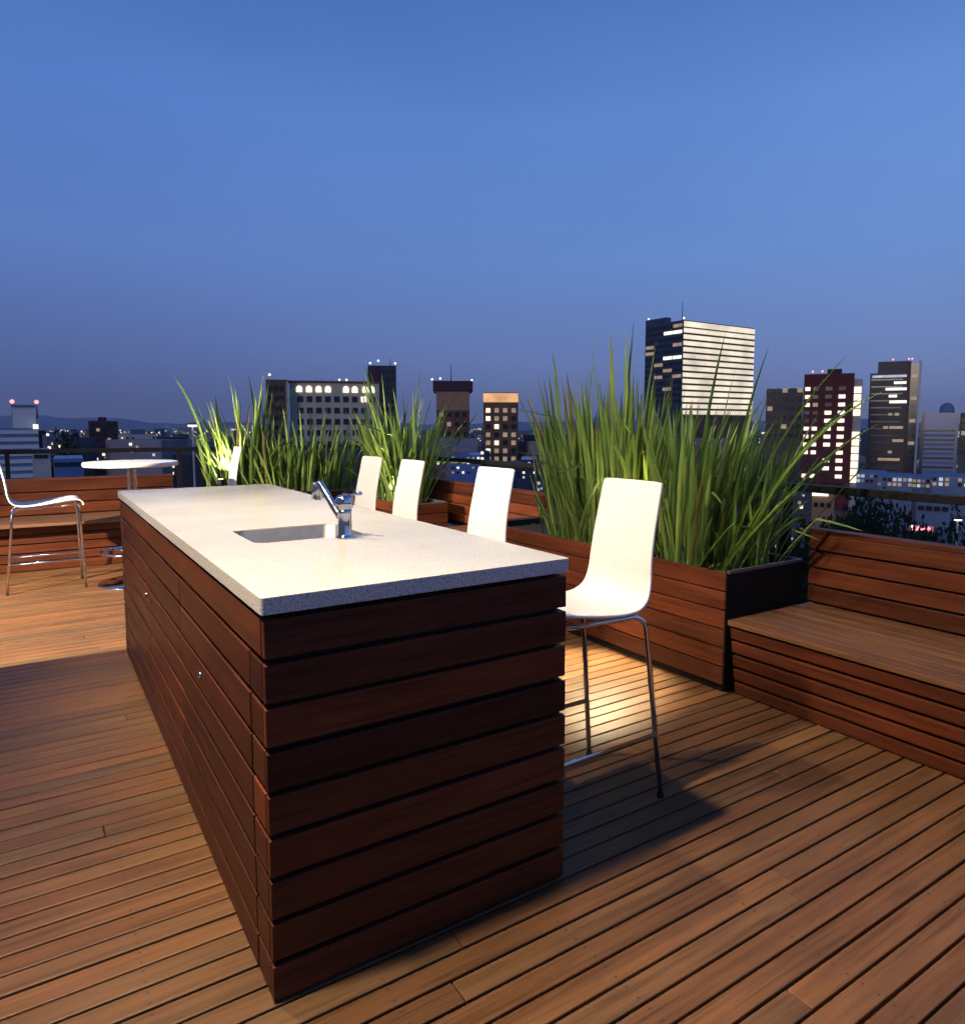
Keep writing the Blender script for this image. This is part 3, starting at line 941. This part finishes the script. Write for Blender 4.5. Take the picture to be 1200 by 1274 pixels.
# hotel block with lit top floor
t = Tower('hotel', 'pale hotel block with a row of lit top-floor arches and square dark windows', 362, 474, 477, 230, C_HOTEL, 26)
for k, a in enumerate((12, 24, 36, 47.5, 70, 81, 94, 102.5)):
    m = MB(); w_, h_ = 1.9, 2.1
    pts = [(-w_ / 2, -h_ / 2), (w_ / 2, -h_ / 2)] + [(w_ / 2 * cos(q * pi / 8), h_ / 2 - .9 + .9 * sin(q * pi / 8)) for q in range(9)]
    b0 = len(m.v); m.v += [(x, -.25, z) for x, z in pts] + [(x, .02, z) for x, z in pts]; n = len(pts)
    m.quad(list(range(n))); m.quad(list(reversed(range(n, 2 * n))))
    for q in range(n):
        m.quad((q, (q + n), (q + 1) % n + n, (q + 1) % n))
    o = m.build('lit_window', W_WARM, t.root); o.location = (t.px(a), 0, t.zv(484.5))
for j in range(6):
    for k in range(9):
        t.win(t.px(13 + 11.3 * k), t.zv(497 + 14 * j), 1.75, 1.9, W_WARM if (k, j) in ((7, 0),) else C_GLASS)
t.block('parapet', C_BROWN, -.4, t.w + .4, -.4, 26.4, t.h, t.h + .7)
for a in (62, 71):
    t.ball('roof_lamp', t.px(a), 1, t.zv(472.5), .55, B_WHITE)
for a in (33, 40, 52):
    t.mast(t.px(a), 6, t.h, t.zv(469), .12)
t = Tower('office_block', 'narrow dark brown tower at the left end of the hotel', 333, 360, 473, 225, C_BROWN, 20)
t.ball('roof_lamp', t.px(5), 1, t.zv(467), .6, B_WHITE)
t.block('stair_strip', C_GREY, t.px(25), t.px(28), -.3, .02, 20, t.zv(476))
for j in range(6):
    for k in range(3):
        t.win(t.px(5 + 7 * k), t.zv(484 + 12 * j), 1.2, 1.6, C_GLASS)
t = Tower('office_block', 'dark tower with roof lamps rising behind the hotel', 459, 494, 456, 330, C_DARK, 26)
t.block('dark_bay', C_MAROON, 0, t.px(13), -.8, .02, 0, t.zv(458))
for a, v_ in ((3, 453), (13, 450), (34, 453)):
    t.ball('roof_lamp', t.px(a), 1, t.zv(v_), .75, B_WHITE)
t.mast(t.px(28), 4, t.h, t.zv(447), .25)
for j in range(7):
    for k in range(3):
        t.win(t.px(18 + 6 * k), t.zv(464 + 9 * j), 1.3, 1.6, C_GLASS)
t = Tower('office_block', 'brown tower with dark wide cap and tan top behind the fanned grass', 543, 584, 487, 250, C_BROWN, 22)
t.block('tan_band', C_TAN, 0, t.w, -.35, .02, t.zv(511), t.zv(488))
t.block('cap', C_MAROON, -t.px(4), t.w + t.px(4), -1.2, 23, t.h + .01, t.zv(475))
for a, v_ in ((-5, 473), (5, 472), (44, 474)):
    t.ball('roof_lamp', t.px(a), 0, t.zv(v_), .55, B_WHITE)
t.mast(t.px(18), 5, t.zv(475), t.zv(453), .22)
for j in range(5):
    for k in range(4):
        t.win(t.px(6 + 9.5 * k), t.zv(516 + 12 * j), 1.4, 1.5, W_DIM if random.random() < .2 else C_GLASS)
t = Tower('office_block', 'dark brown tower with a floodlit orange top band', 601, 644, 489, 240, C_BROWN, 20)
t.block('orange_band', W_AMBER, 0, t.w, -.35, .02, t.zv(501), t.zv(490))
for j in range(8):
    for k in range(4):
        t.win(t.px(6 + 10.5 * k), t.zv(511 + 10 * j), 1.5, 1.5, W_WARM if (k, j) in ((0, 0), (0, 1), (1, 2), (0, 5), (0, 6), (1, 4)) else W_DIM if random.random() < .55 else C_GLASS)

# white banded skyscraper: corner towards the terrace
ru = Vector((cos(ANG), sin(ANG)))
t = Tower('skyscraper', 'tall office tower with bright cream floor bands and a dark left side', 846, 936, 401, 350, C_BROWN, 25, rot=33, wscale=1.53)
for k in range(15):
    t.win(t.w / 2, t.zv(405.5 + 7.7 * k), t.w * 0.998, 2.05 if k else 2.6, W_BAND, 'floor_band')
random.seed(21)
t.block('dark_side', C_NAVY, -.5, -.01, 0, 25, 0, t.h - .2); t.block('side_parapet', C_NAVY, -.5, 3, 11, 25, t.h - .19, t.h + 2.6)
for k in range(13):
    for j in range(4):
        lit = (k, j) in ((0, 1), (0, 2), (5, 1), (5, 2), (5, 0), (14, 1))
        q = t.win(3.3 + 6.1 * j, t.zv(407 + 7.7 * k), 5.5, 1.6, W_WHITE if k in (1, 5) and j < 2 else W_DIM if random.random() < .18 else C_GLASS, 'window', 'left', .8)
t.block('roof_room', C_GREY, 8, t.w - 8, 8, 20, t.h, t.h + 1.5)
t.ball('roof_lamp', .5, .5, t.h + 1, .8, B_WHITE); t.ball('roof_lamp', .5, 24, t.h + 3.4, .7, B_WHITE); t.mast(1, 2, t.h, t.h + 9, .25)

# right: red brick tower
t = Tower('apartment_tower', 'dark red brick tower with columns of lit square windows', 996, 1057, 467, 260, C_RED, 20)
lit = {0: (0, 1, 2, 5, 6, 7, 8), 1: (5, 6, 7, 8), 2: (3, 4, 5, 6, 7, 9, 10), 3: (1, 2, 3, 4, 5, 6, 7, 8, 9, 10, 11)}
for k, a in enumerate((5, 15, 31, 47)):
    for j in range(13):
        on = j in lit[k] or (k == 0 and j == 11) or (k == 1 and j == 11)
        t.win(t.px(a), t.zv(485 + 9.7 * j), 2.2 if k > 1 else 1.7, 1.35, random.choice([W_WHITE, W_WHITE, W_WARM]) if on else W_DIM if random.random() < .08 else C_GLASS)
t.block('lit_bay', C_GREY, t.w + .01, t.w + t.px(10), 1.2, 14, 0, t.zv(474))
for j in range(13):
    if j not in (4, 5):
        o = t.win(t.w + t.px(4.5), t.zv(487 + 9.0 * j), 2.3, 2.2, W_WARM); o.location.y = 1.2
for a in (10, 22):
    t.ball('beacon', t.px(a), 2, t.zv(463.5), .6, B_RED)
t.block('roof_room', C_MAROON, t.px(28), t.px(46), 5, 12, t.h, t.h + 2)
t = Tower('office_block', 'low black block between the banded skyscraper and the red tower', 950, 995, 485, 300, C_DARK, 22)
for k in range(5):
    for j in range(6):
        t.win(t.px(5 + 9 * k), t.zv(487 + 11 * j), 2, 1.8, W_DIM if random.random() < .1 else C_GLASS)
# dark glass tower
t = Tower('skyscraper', 'dark glass tower with a stepped top and a few lit floors', 1077, 1126, 466, 300, C_DARK, 26)
t.block('setback_top', C_DARK, t.px(9), t.px(47), 1, 20, t.h, t.zv(452))
t.block('pale_fin', C_BROWN, t.w - t.px(3), t.w, -.5, -.02, 0, t.zv(453))
t.block('side_bay', C_NAVY, t.w + .02, t.w + t.px(10), 1, 22, 0, t.zv(455)); t.block('pale_edge', C_WHITE, t.w + t.px(10) + .02, t.w + t.px(13), 2, 22, 0, t.zv(452))
t.win(t.px(10), t.zv(470), 4.4, 1.0, W_COOL); t.win(t.px(31), t.zv(470), 8, 1.0, W_COOL)
for a, v_, w_ in ((37, 478, 4.5), (25, 485.5, 3.2), (36, 485.5, 5.5), (29, 494, 3), (36, 501, 6.5), (27, 516, 1.4), (35, 516, 1.6), (22, 532, 1.8), (35, 532, 5), (29, 562, 1.5), (28, 571, 8), (38, 548, 4)):
    t.win(t.px(a), t.zv(v_), w_, 1.1, W_WHITE if v_ < 510 else W_DIM)
for j in range(14):
    t.win(t.px(21), t.zv(474 + 8.5 * j), t.w * .78, .5, C_GLASS, 'floor_line', 'front', .1)
for j in range(12):
    o = t.win(t.w + t.px(5), t.zv(470 + 9 * j), 2.2, 1.4, C_GLASS if j % 3 else W_DIM); o.location.y = 1
for a in (27, 46, 50):
    t.ball('roof_lamp', t.px(a), 2, t.zv(449.5), .6, B_RED)
# blue building with dome
t = Tower('office_block', 'blue-grey glass block with a small dome on its roof', 1143, 1189, 514, 240, C_BLUE, 22)
for j in range(11):
    t.win(t.px(23), t.zv(536 + 5.6 * j), t.px(38), .75, C_SLATE if j % 2 else C_NAVY, 'floor_band')
t.block('frame_edge', C_NAVY, 0, t.px(4), -.4, -.01, 0, t.h)
m = MB(); r = t.px(9.5); m.lathe([(r, 0), (r, r * .5), (r * .95, r * .85), (r * .75, r * 1.25), (r * .4, r * 1.5), (r * .05, r * 1.6)], 24, (t.px(31), 8, t.h)); m.build('dome', C_SLATE, t.root)
t = Tower('office_block', 'dark block at the right edge with dim yellow windows', 1191, 1262, 514, 230, C_DARK, 20)
for k in range(7):
    for j in range(6):
        t.win(t.px(6 + 9 * k), t.zv(523 + 8 * j), 1.6, 1.4, W_DIM if random.random() < .35 else C_GLASS)

# low pale flats below the dark tower, other low houses
fl = [(1066, 1104, 588, 150), (1092, 1136, 592, 140), (1130, 1170, 594, 150), (1160, 1215, 592, 135)]
for i, (a, c, v_, D_) in enumerate(fl):
    t = Tower('low_house', 'pale bluish low flats crowded at the foot of the dark glass tower', a, c, v_, D_, C_SLATE, 12, cat='building', group='pale flats below the dark tower')
    for k in range(7):
        for j in range(2):
            if random.random() < .8:
                t.win(t.px((c - a) * (k + .5) / 7), t.zv(v_ + 4 + 6 * j), .6, .6, random.choice([W_COOL, C_WHITE, C_GLASS, W_DIM]))
t = Tower('low_house', 'pinkish house with a lit roof edge left of the dark trees', 1012, 1040, 616, 95, C_TAN, 9)
t.win(t.px(10), t.zv(614.5), 2.0, .5, W_WARM, 'lit_sign')
for k in range(3):
    t.win(t.px(5 + 8 * k), t.zv(628), .5, .6, C_GLASS)
t = Tower('low_house', 'dark teal flat roofed house right of the dark trees', 1143, 1185, 622, 80, C_SLATE, 10)
for k in range(4):
    t.win(t.px(6 + 10 * k), t.zv(632), .6, .5, C_GLASS)
for (a, c, v_, D_, mat_, lab) in ((650, 676, 541, 330, C_DARK, 'dark flat block in the gap right of the orange-topped tower'),
                                  (668, 702, 546, 260, C_MAROON, 'low maroon block beside the tall grass'),
                                  (648, 668, 572, 150, C_NAVY, 'small navy house low behind the second stool'),
                                  (560, 598, 566, 180, C_BLUE, 'blue-grey low block at the foot of the brown tower'),
                                  (700, 745, 552, 280, C_DARK, 'dark low block hidden behind the tallest grass'),
                                  (150, 196, 541, 380, C_GREY, 'pale low block right of the maroon block'),
                                  (196, 232, 544, 330, C_DARK, 'dark low block left of the yellow-lit grass'),
                                  (74, 100, 541, 260, C_DARK, 'dark low block between the slab and the maroon block')):
    t = Tower('low_house', lab, a, c, v_, D_, mat_, 16)
    nk = max(3, int((c - a) / 6)); 
    for k in range(nk):
        for j in range(4):
            if random.random() < .65:
                t.win(t.px((c - a) * (k + .5) / nk), t.zv(v_ + 4 + 6 * j), t.px(2.6), t.px(2.4), random.choice([W_WARM, W_DIM, C_GLASS, C_GLASS, W_COOL, C_GLASS]))

# far-off mass of roofs with their lights
def far_city():
    random.seed(31)
    mb = MB()
    mats = [plain('far roofs dark', (0.07, 0.075, 0.10), .9, 0, .3, .05), plain('far roofs grey', (0.22, 0.22, 0.26), .9, 0, .3, .05),
            plain('far roofs brown', (0.15, 0.10, 0.09), .9, 0, .3, .05), W_WARM, W_COOL, W_DIM]
    A = Matrix.Rotation(ANG, 4, 'Z')
    for i in range(2600):
        D_ = 210 * (20 ** (random.random() ** 0.8))
        u = R(-500, 1700); w = R(8, 26) * (1 if D_ < 1500 else 1.6); dp = R(10, 20)
        vt = random.triangular(532, 560, 538) if D_ > 700 else R(545, 600)
        if 930 < u < 1300 and D_ < 900: vt = max(vt, R(590, 606))
        h = Z(vt, D_) - GZ
        if h < 4: h = R(4, 9)
        if D_ < 420 and any(a - 12 < u < c + 12 for a, c in ((960, 1200),)) and vt < 605:
            h = R(5, 12)
        x, y_ = P(u, D_)
        mt = Matrix.Translation((x, y_, GZ)) @ A @ Matrix.Rotation(R(-.5, .5), 4, 'Z')
        mb.box(-w / 2, w / 2, 0, dp, 0, h, None, random.randrange(3), mt)
        nl = 0 if random.random() < .12 else random.randint(3, 11)
        for k in range(nl):
            s = R(.6, 1.15) * max(1.0, D_ / 650) * .9
            xx = R(-w * .42, w * .42); zz_ = h - R(.6, min(h - 2, 9))
            mb.box(xx - s / 2, xx + s / 2, -.3, -.02, zz_ - s / 2, zz_ + s / 2, .5, random.choice([3, 3, 3, 4, 4, 5]), mt)
    o = mb.build('distant_city', mats)
    tag(o, 'far-off mass of dark roofs with scattered lights to the horizon', 'city', None, 'stuff')
far_city()

# street lamps
def street_lamp(label, u, v, D_, arm=1.2, strength=B_WHITE):
    x, y_ = P(u, D_); h = Z(v, D_) - GZ
    root = tag(empty('street_lamp', (x, y_, GZ), ANG), label, 'street lamp')
    m = MB(); m.tube([(0, 0, 0), (0, 0, h)], [.16, .07], 8); m.build('pole', C_GREY, root)
    m = MB(); m.box(-.28, .28, -.2, .2, h + .01, h + .14, .5); m.build('lamp_head', C_DARK, root)
    m = MB(); m.box(-.26, .26, -.22, .18, h - .12, h + .005, .5); m.build('lamp', strength, root)
street_lamp('tall lamp post with a white head left of the yellow-lit grass', 241, 529, 52)
street_lamp('white street lamp low at the right edge beside the dark trees', 1196, 647, 70)

# red neon sign on a small roof
t = Tower('shop', 'small dark shop with a glowing red roof sign among the trees', 1126, 1172, 664, 75, C_DARK, 8)
m = MB()
m.box(0, 2.2, -.12, 0, 0, .62, .5); o = m.build('sign_board', glow('red lightbox', (0.6, 0.03, 0.05), 0.35), t.root); o.location = (t.px(10), -.3, t.h + .35)
m = MB()
for k in range(4):
    m.tube([(.22 + .47 * k, -.25, .12), (.32 + .47 * k, -.25, .5), (.55 + .47 * k, -.25, .14)], .10, 6)
s_ = m.build('neon_tube', SIGN_RED, o)
t.ball('roof_lamp', t.px(14), -.6, t.h + .85, .22, B_WHITE); t.ball('wall_lamp', t.px(8), -.6, t.h - .3, .16, glow('amber bulb', (1, .8, .45), 4))

# ------------------------------------------------------------------ dark trees below the terrace
def make_tree(h=11.0, seed=4):
    random.seed(seed)
    root = empty('tree')
    mb = MB()
    mb.tube([(0, 0, 0), (.1, .05, h * .25), (-.05, .1, h * .5), (.05, 0, h * .8)], [.28, .22, .16, .06], 8)
    cl = []
    for k in range(9):
        a = R(0, 2 * pi); r = R(1.2, 3.0); z = h * R(.5, .95)
        mb.tube([(0, 0, h * R(.3, .5)), (r * .5 * cos(a), r * .5 * sin(a), z - .8), (r * cos(a), r * sin(a), z)], [.11, .07, .03], 6)
        cl.append((r * cos(a), r * sin(a), z, R(.9, 1.6)))
    cl.append((0, 0, h * .95, 1.5))
    mb.build('trunk', M['bark'], root)
    mb = MB()
    for cx_, cy_, cz_, rr in cl:
        for i in range(260):
            d_ = Vector((random.gauss(0, 1), random.gauss(0, 1), random.gauss(0, .8))).normalized() * rr * (random.random() ** .45)
            p = Vector((cx_, cy_, cz_)) + d_
            a = Vector((random.gauss(0, 1), random.gauss(0, 1), random.gauss(0, 1))).normalized(); b_ = a.orthogonal().normalized()
            s = R(.10, .2); q = len(mb.v)
            mb.v += [tuple(p - a * s), tuple(p + b_ * s * .6), tuple(p + a * s), tuple(p - b_ * s * .6)]
            mb.quad((q, q + 1, q + 2, q + 3), random.random() * .85)
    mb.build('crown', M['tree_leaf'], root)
    return root
tr = make_tree()
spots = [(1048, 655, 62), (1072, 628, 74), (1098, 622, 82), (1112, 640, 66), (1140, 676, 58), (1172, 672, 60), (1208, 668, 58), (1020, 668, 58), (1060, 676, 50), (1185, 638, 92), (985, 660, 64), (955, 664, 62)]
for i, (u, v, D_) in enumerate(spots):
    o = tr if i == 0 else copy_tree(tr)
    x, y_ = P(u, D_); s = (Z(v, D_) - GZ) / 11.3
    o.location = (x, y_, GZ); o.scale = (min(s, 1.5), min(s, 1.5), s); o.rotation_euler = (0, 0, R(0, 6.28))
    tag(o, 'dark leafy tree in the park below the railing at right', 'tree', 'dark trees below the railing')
for i, (u, v, D_) in enumerate([(78, 545, 110), (92, 549, 100)]):
    o = copy_tree(tr); x, y_ = P(u, D_); s = (Z(v, D_) - GZ) / 11.3
    o.location = (x, y_, GZ); o.scale = (1.0, 1.0, s); o.rotation_euler = (0, 0, R(0, 6.28))
    tag(o, 'dark tall tree seen over the rail left of the round table', 'tree', 'dark trees left of the table')

# ------------------------------------------------------------------ low warm fill added to lift the city facades, kept off the terrace by the wall
sl = bpy.data.lights.new('facade_fill_sun', 'SUN'); sl.energy = 0.62; sl.angle = radians(14); sl.color = (1.0, 0.80, 0.66)
so_ = bpy.data.objects.new('facade_fill_sun', sl); COL.objects.link(so_)
so_.rotation_euler = (-Vector((-0.90, -0.42, 0.14))).to_track_quat('-Z', 'Y').to_euler()

# ------------------------------------------------------------------ sky
w = bpy.data.worlds.new('World'); S.world = w; w.use_nodes = True
nt = NT(w.node_tree); bg = w.node_tree.nodes['Background']
tc = nt.new('ShaderNodeTexCoord')
nv = nt.new('ShaderNodeVectorMath', operation='NORMALIZE'); nt.link(tc.outputs['Generated'], nv.inputs[0])
sx = nt.new('ShaderNodeSeparateXYZ'); nt.link(nv.outputs[0], sx.inputs[0])
LEFT = [(0.0, srgb(82, 88, 130)), (0.035, srgb(82, 95, 142)), (0.09, srgb(86, 106, 162)), (0.22, srgb(92, 125, 192)), (0.38, srgb(84, 124, 198)), (0.50, srgb(70, 110, 180)), (1.0, srgb(30, 60, 128))]
RIGHT = [(0.0, srgb(116, 124, 164)), (0.035, srgb(114, 128, 174)), (0.09, srgb(115, 138, 192)), (0.22, srgb(109, 147, 212)), (0.38, srgb(101, 143, 214)), (0.50, srgb(82, 124, 194)), (1.0, srgb(36, 70, 145))]
a = nt.ramp(sx.outputs['Z'], LEFT); c = nt.ramp(sx.outputs['Z'], RIGHT)
dt = nt.new('ShaderNodeVectorMath', operation='DOT_PRODUCT'); nt.link(nv.outputs[0], dt.inputs[0]); dt.inputs[1].default_value = rt
mr = nt.new('ShaderNodeMapRange'); mr.inputs['From Min'].default_value = -0.55; mr.inputs['From Max'].default_value = 0.5
nt.link(dt.outputs['Value'], mr.inputs['Value'])
cc = nt.mix(mr.outputs[0], a, c)
# faint uneven veils of high haze
mpn = nt.new('ShaderNodeMapping'); mpn.inputs['Scale'].default_value = (1.6, 1.6, 5.0); nt.link(nv.outputs[0], mpn.inputs['Vector'])
nz = nt.new('ShaderNodeTexNoise', i_Scale=1.3, i_Detail=5.0, i_Roughness=0.55); nt.link(mpn.outputs[0], nz.inputs['Vector'])
cc = nt.mix(1.0, cc, nt.ramp(nz.outputs['Fac'], [(0.3, (0.95, 0.955, 0.965)), (0.7, (1.05, 1.045, 1.035))]), 'MULTIPLY')
nt.link(cc, bg.inputs['Color'])
bg.inputs['Strength'].default_value = 1.0

# ------------------------------------------------------------------ evening haze over the city
hz = MB(); hz.box(-14000, 14000, -14000, 14000, -42, 400, .5)
hm = bpy.data.materials.new('evening haze'); hm.use_nodes = True
hn = NT(hm.node_tree); hm.node_tree.nodes.remove(hm.node_tree.nodes['Principled BSDF'])
pv = hn.new('ShaderNodeVolumePrincipled'); pv.inputs['Color'].default_value = (0.80, 0.84, 0.95, 1); pv.inputs['Density'].default_value = HAZE
hn.link(pv.outputs[0], hn.n['Material Output'].inputs['Volume'])
tag(hz.build('haze', hm), kind='stuff')

# ------------------------------------------------------------------ render settings
S.render.engine = 'CYCLES'
S.view_settings.view_transform = 'Standard'
S.view_settings.look = 'None'
S.view_settings.exposure = 0
S.view_settings.gamma = 1
S.cycles.use_denoising = True
S.cycles.max_bounces = 8
S.cycles.volume_bounces = 0
S.cycles.sample_clamp_indirect = 4
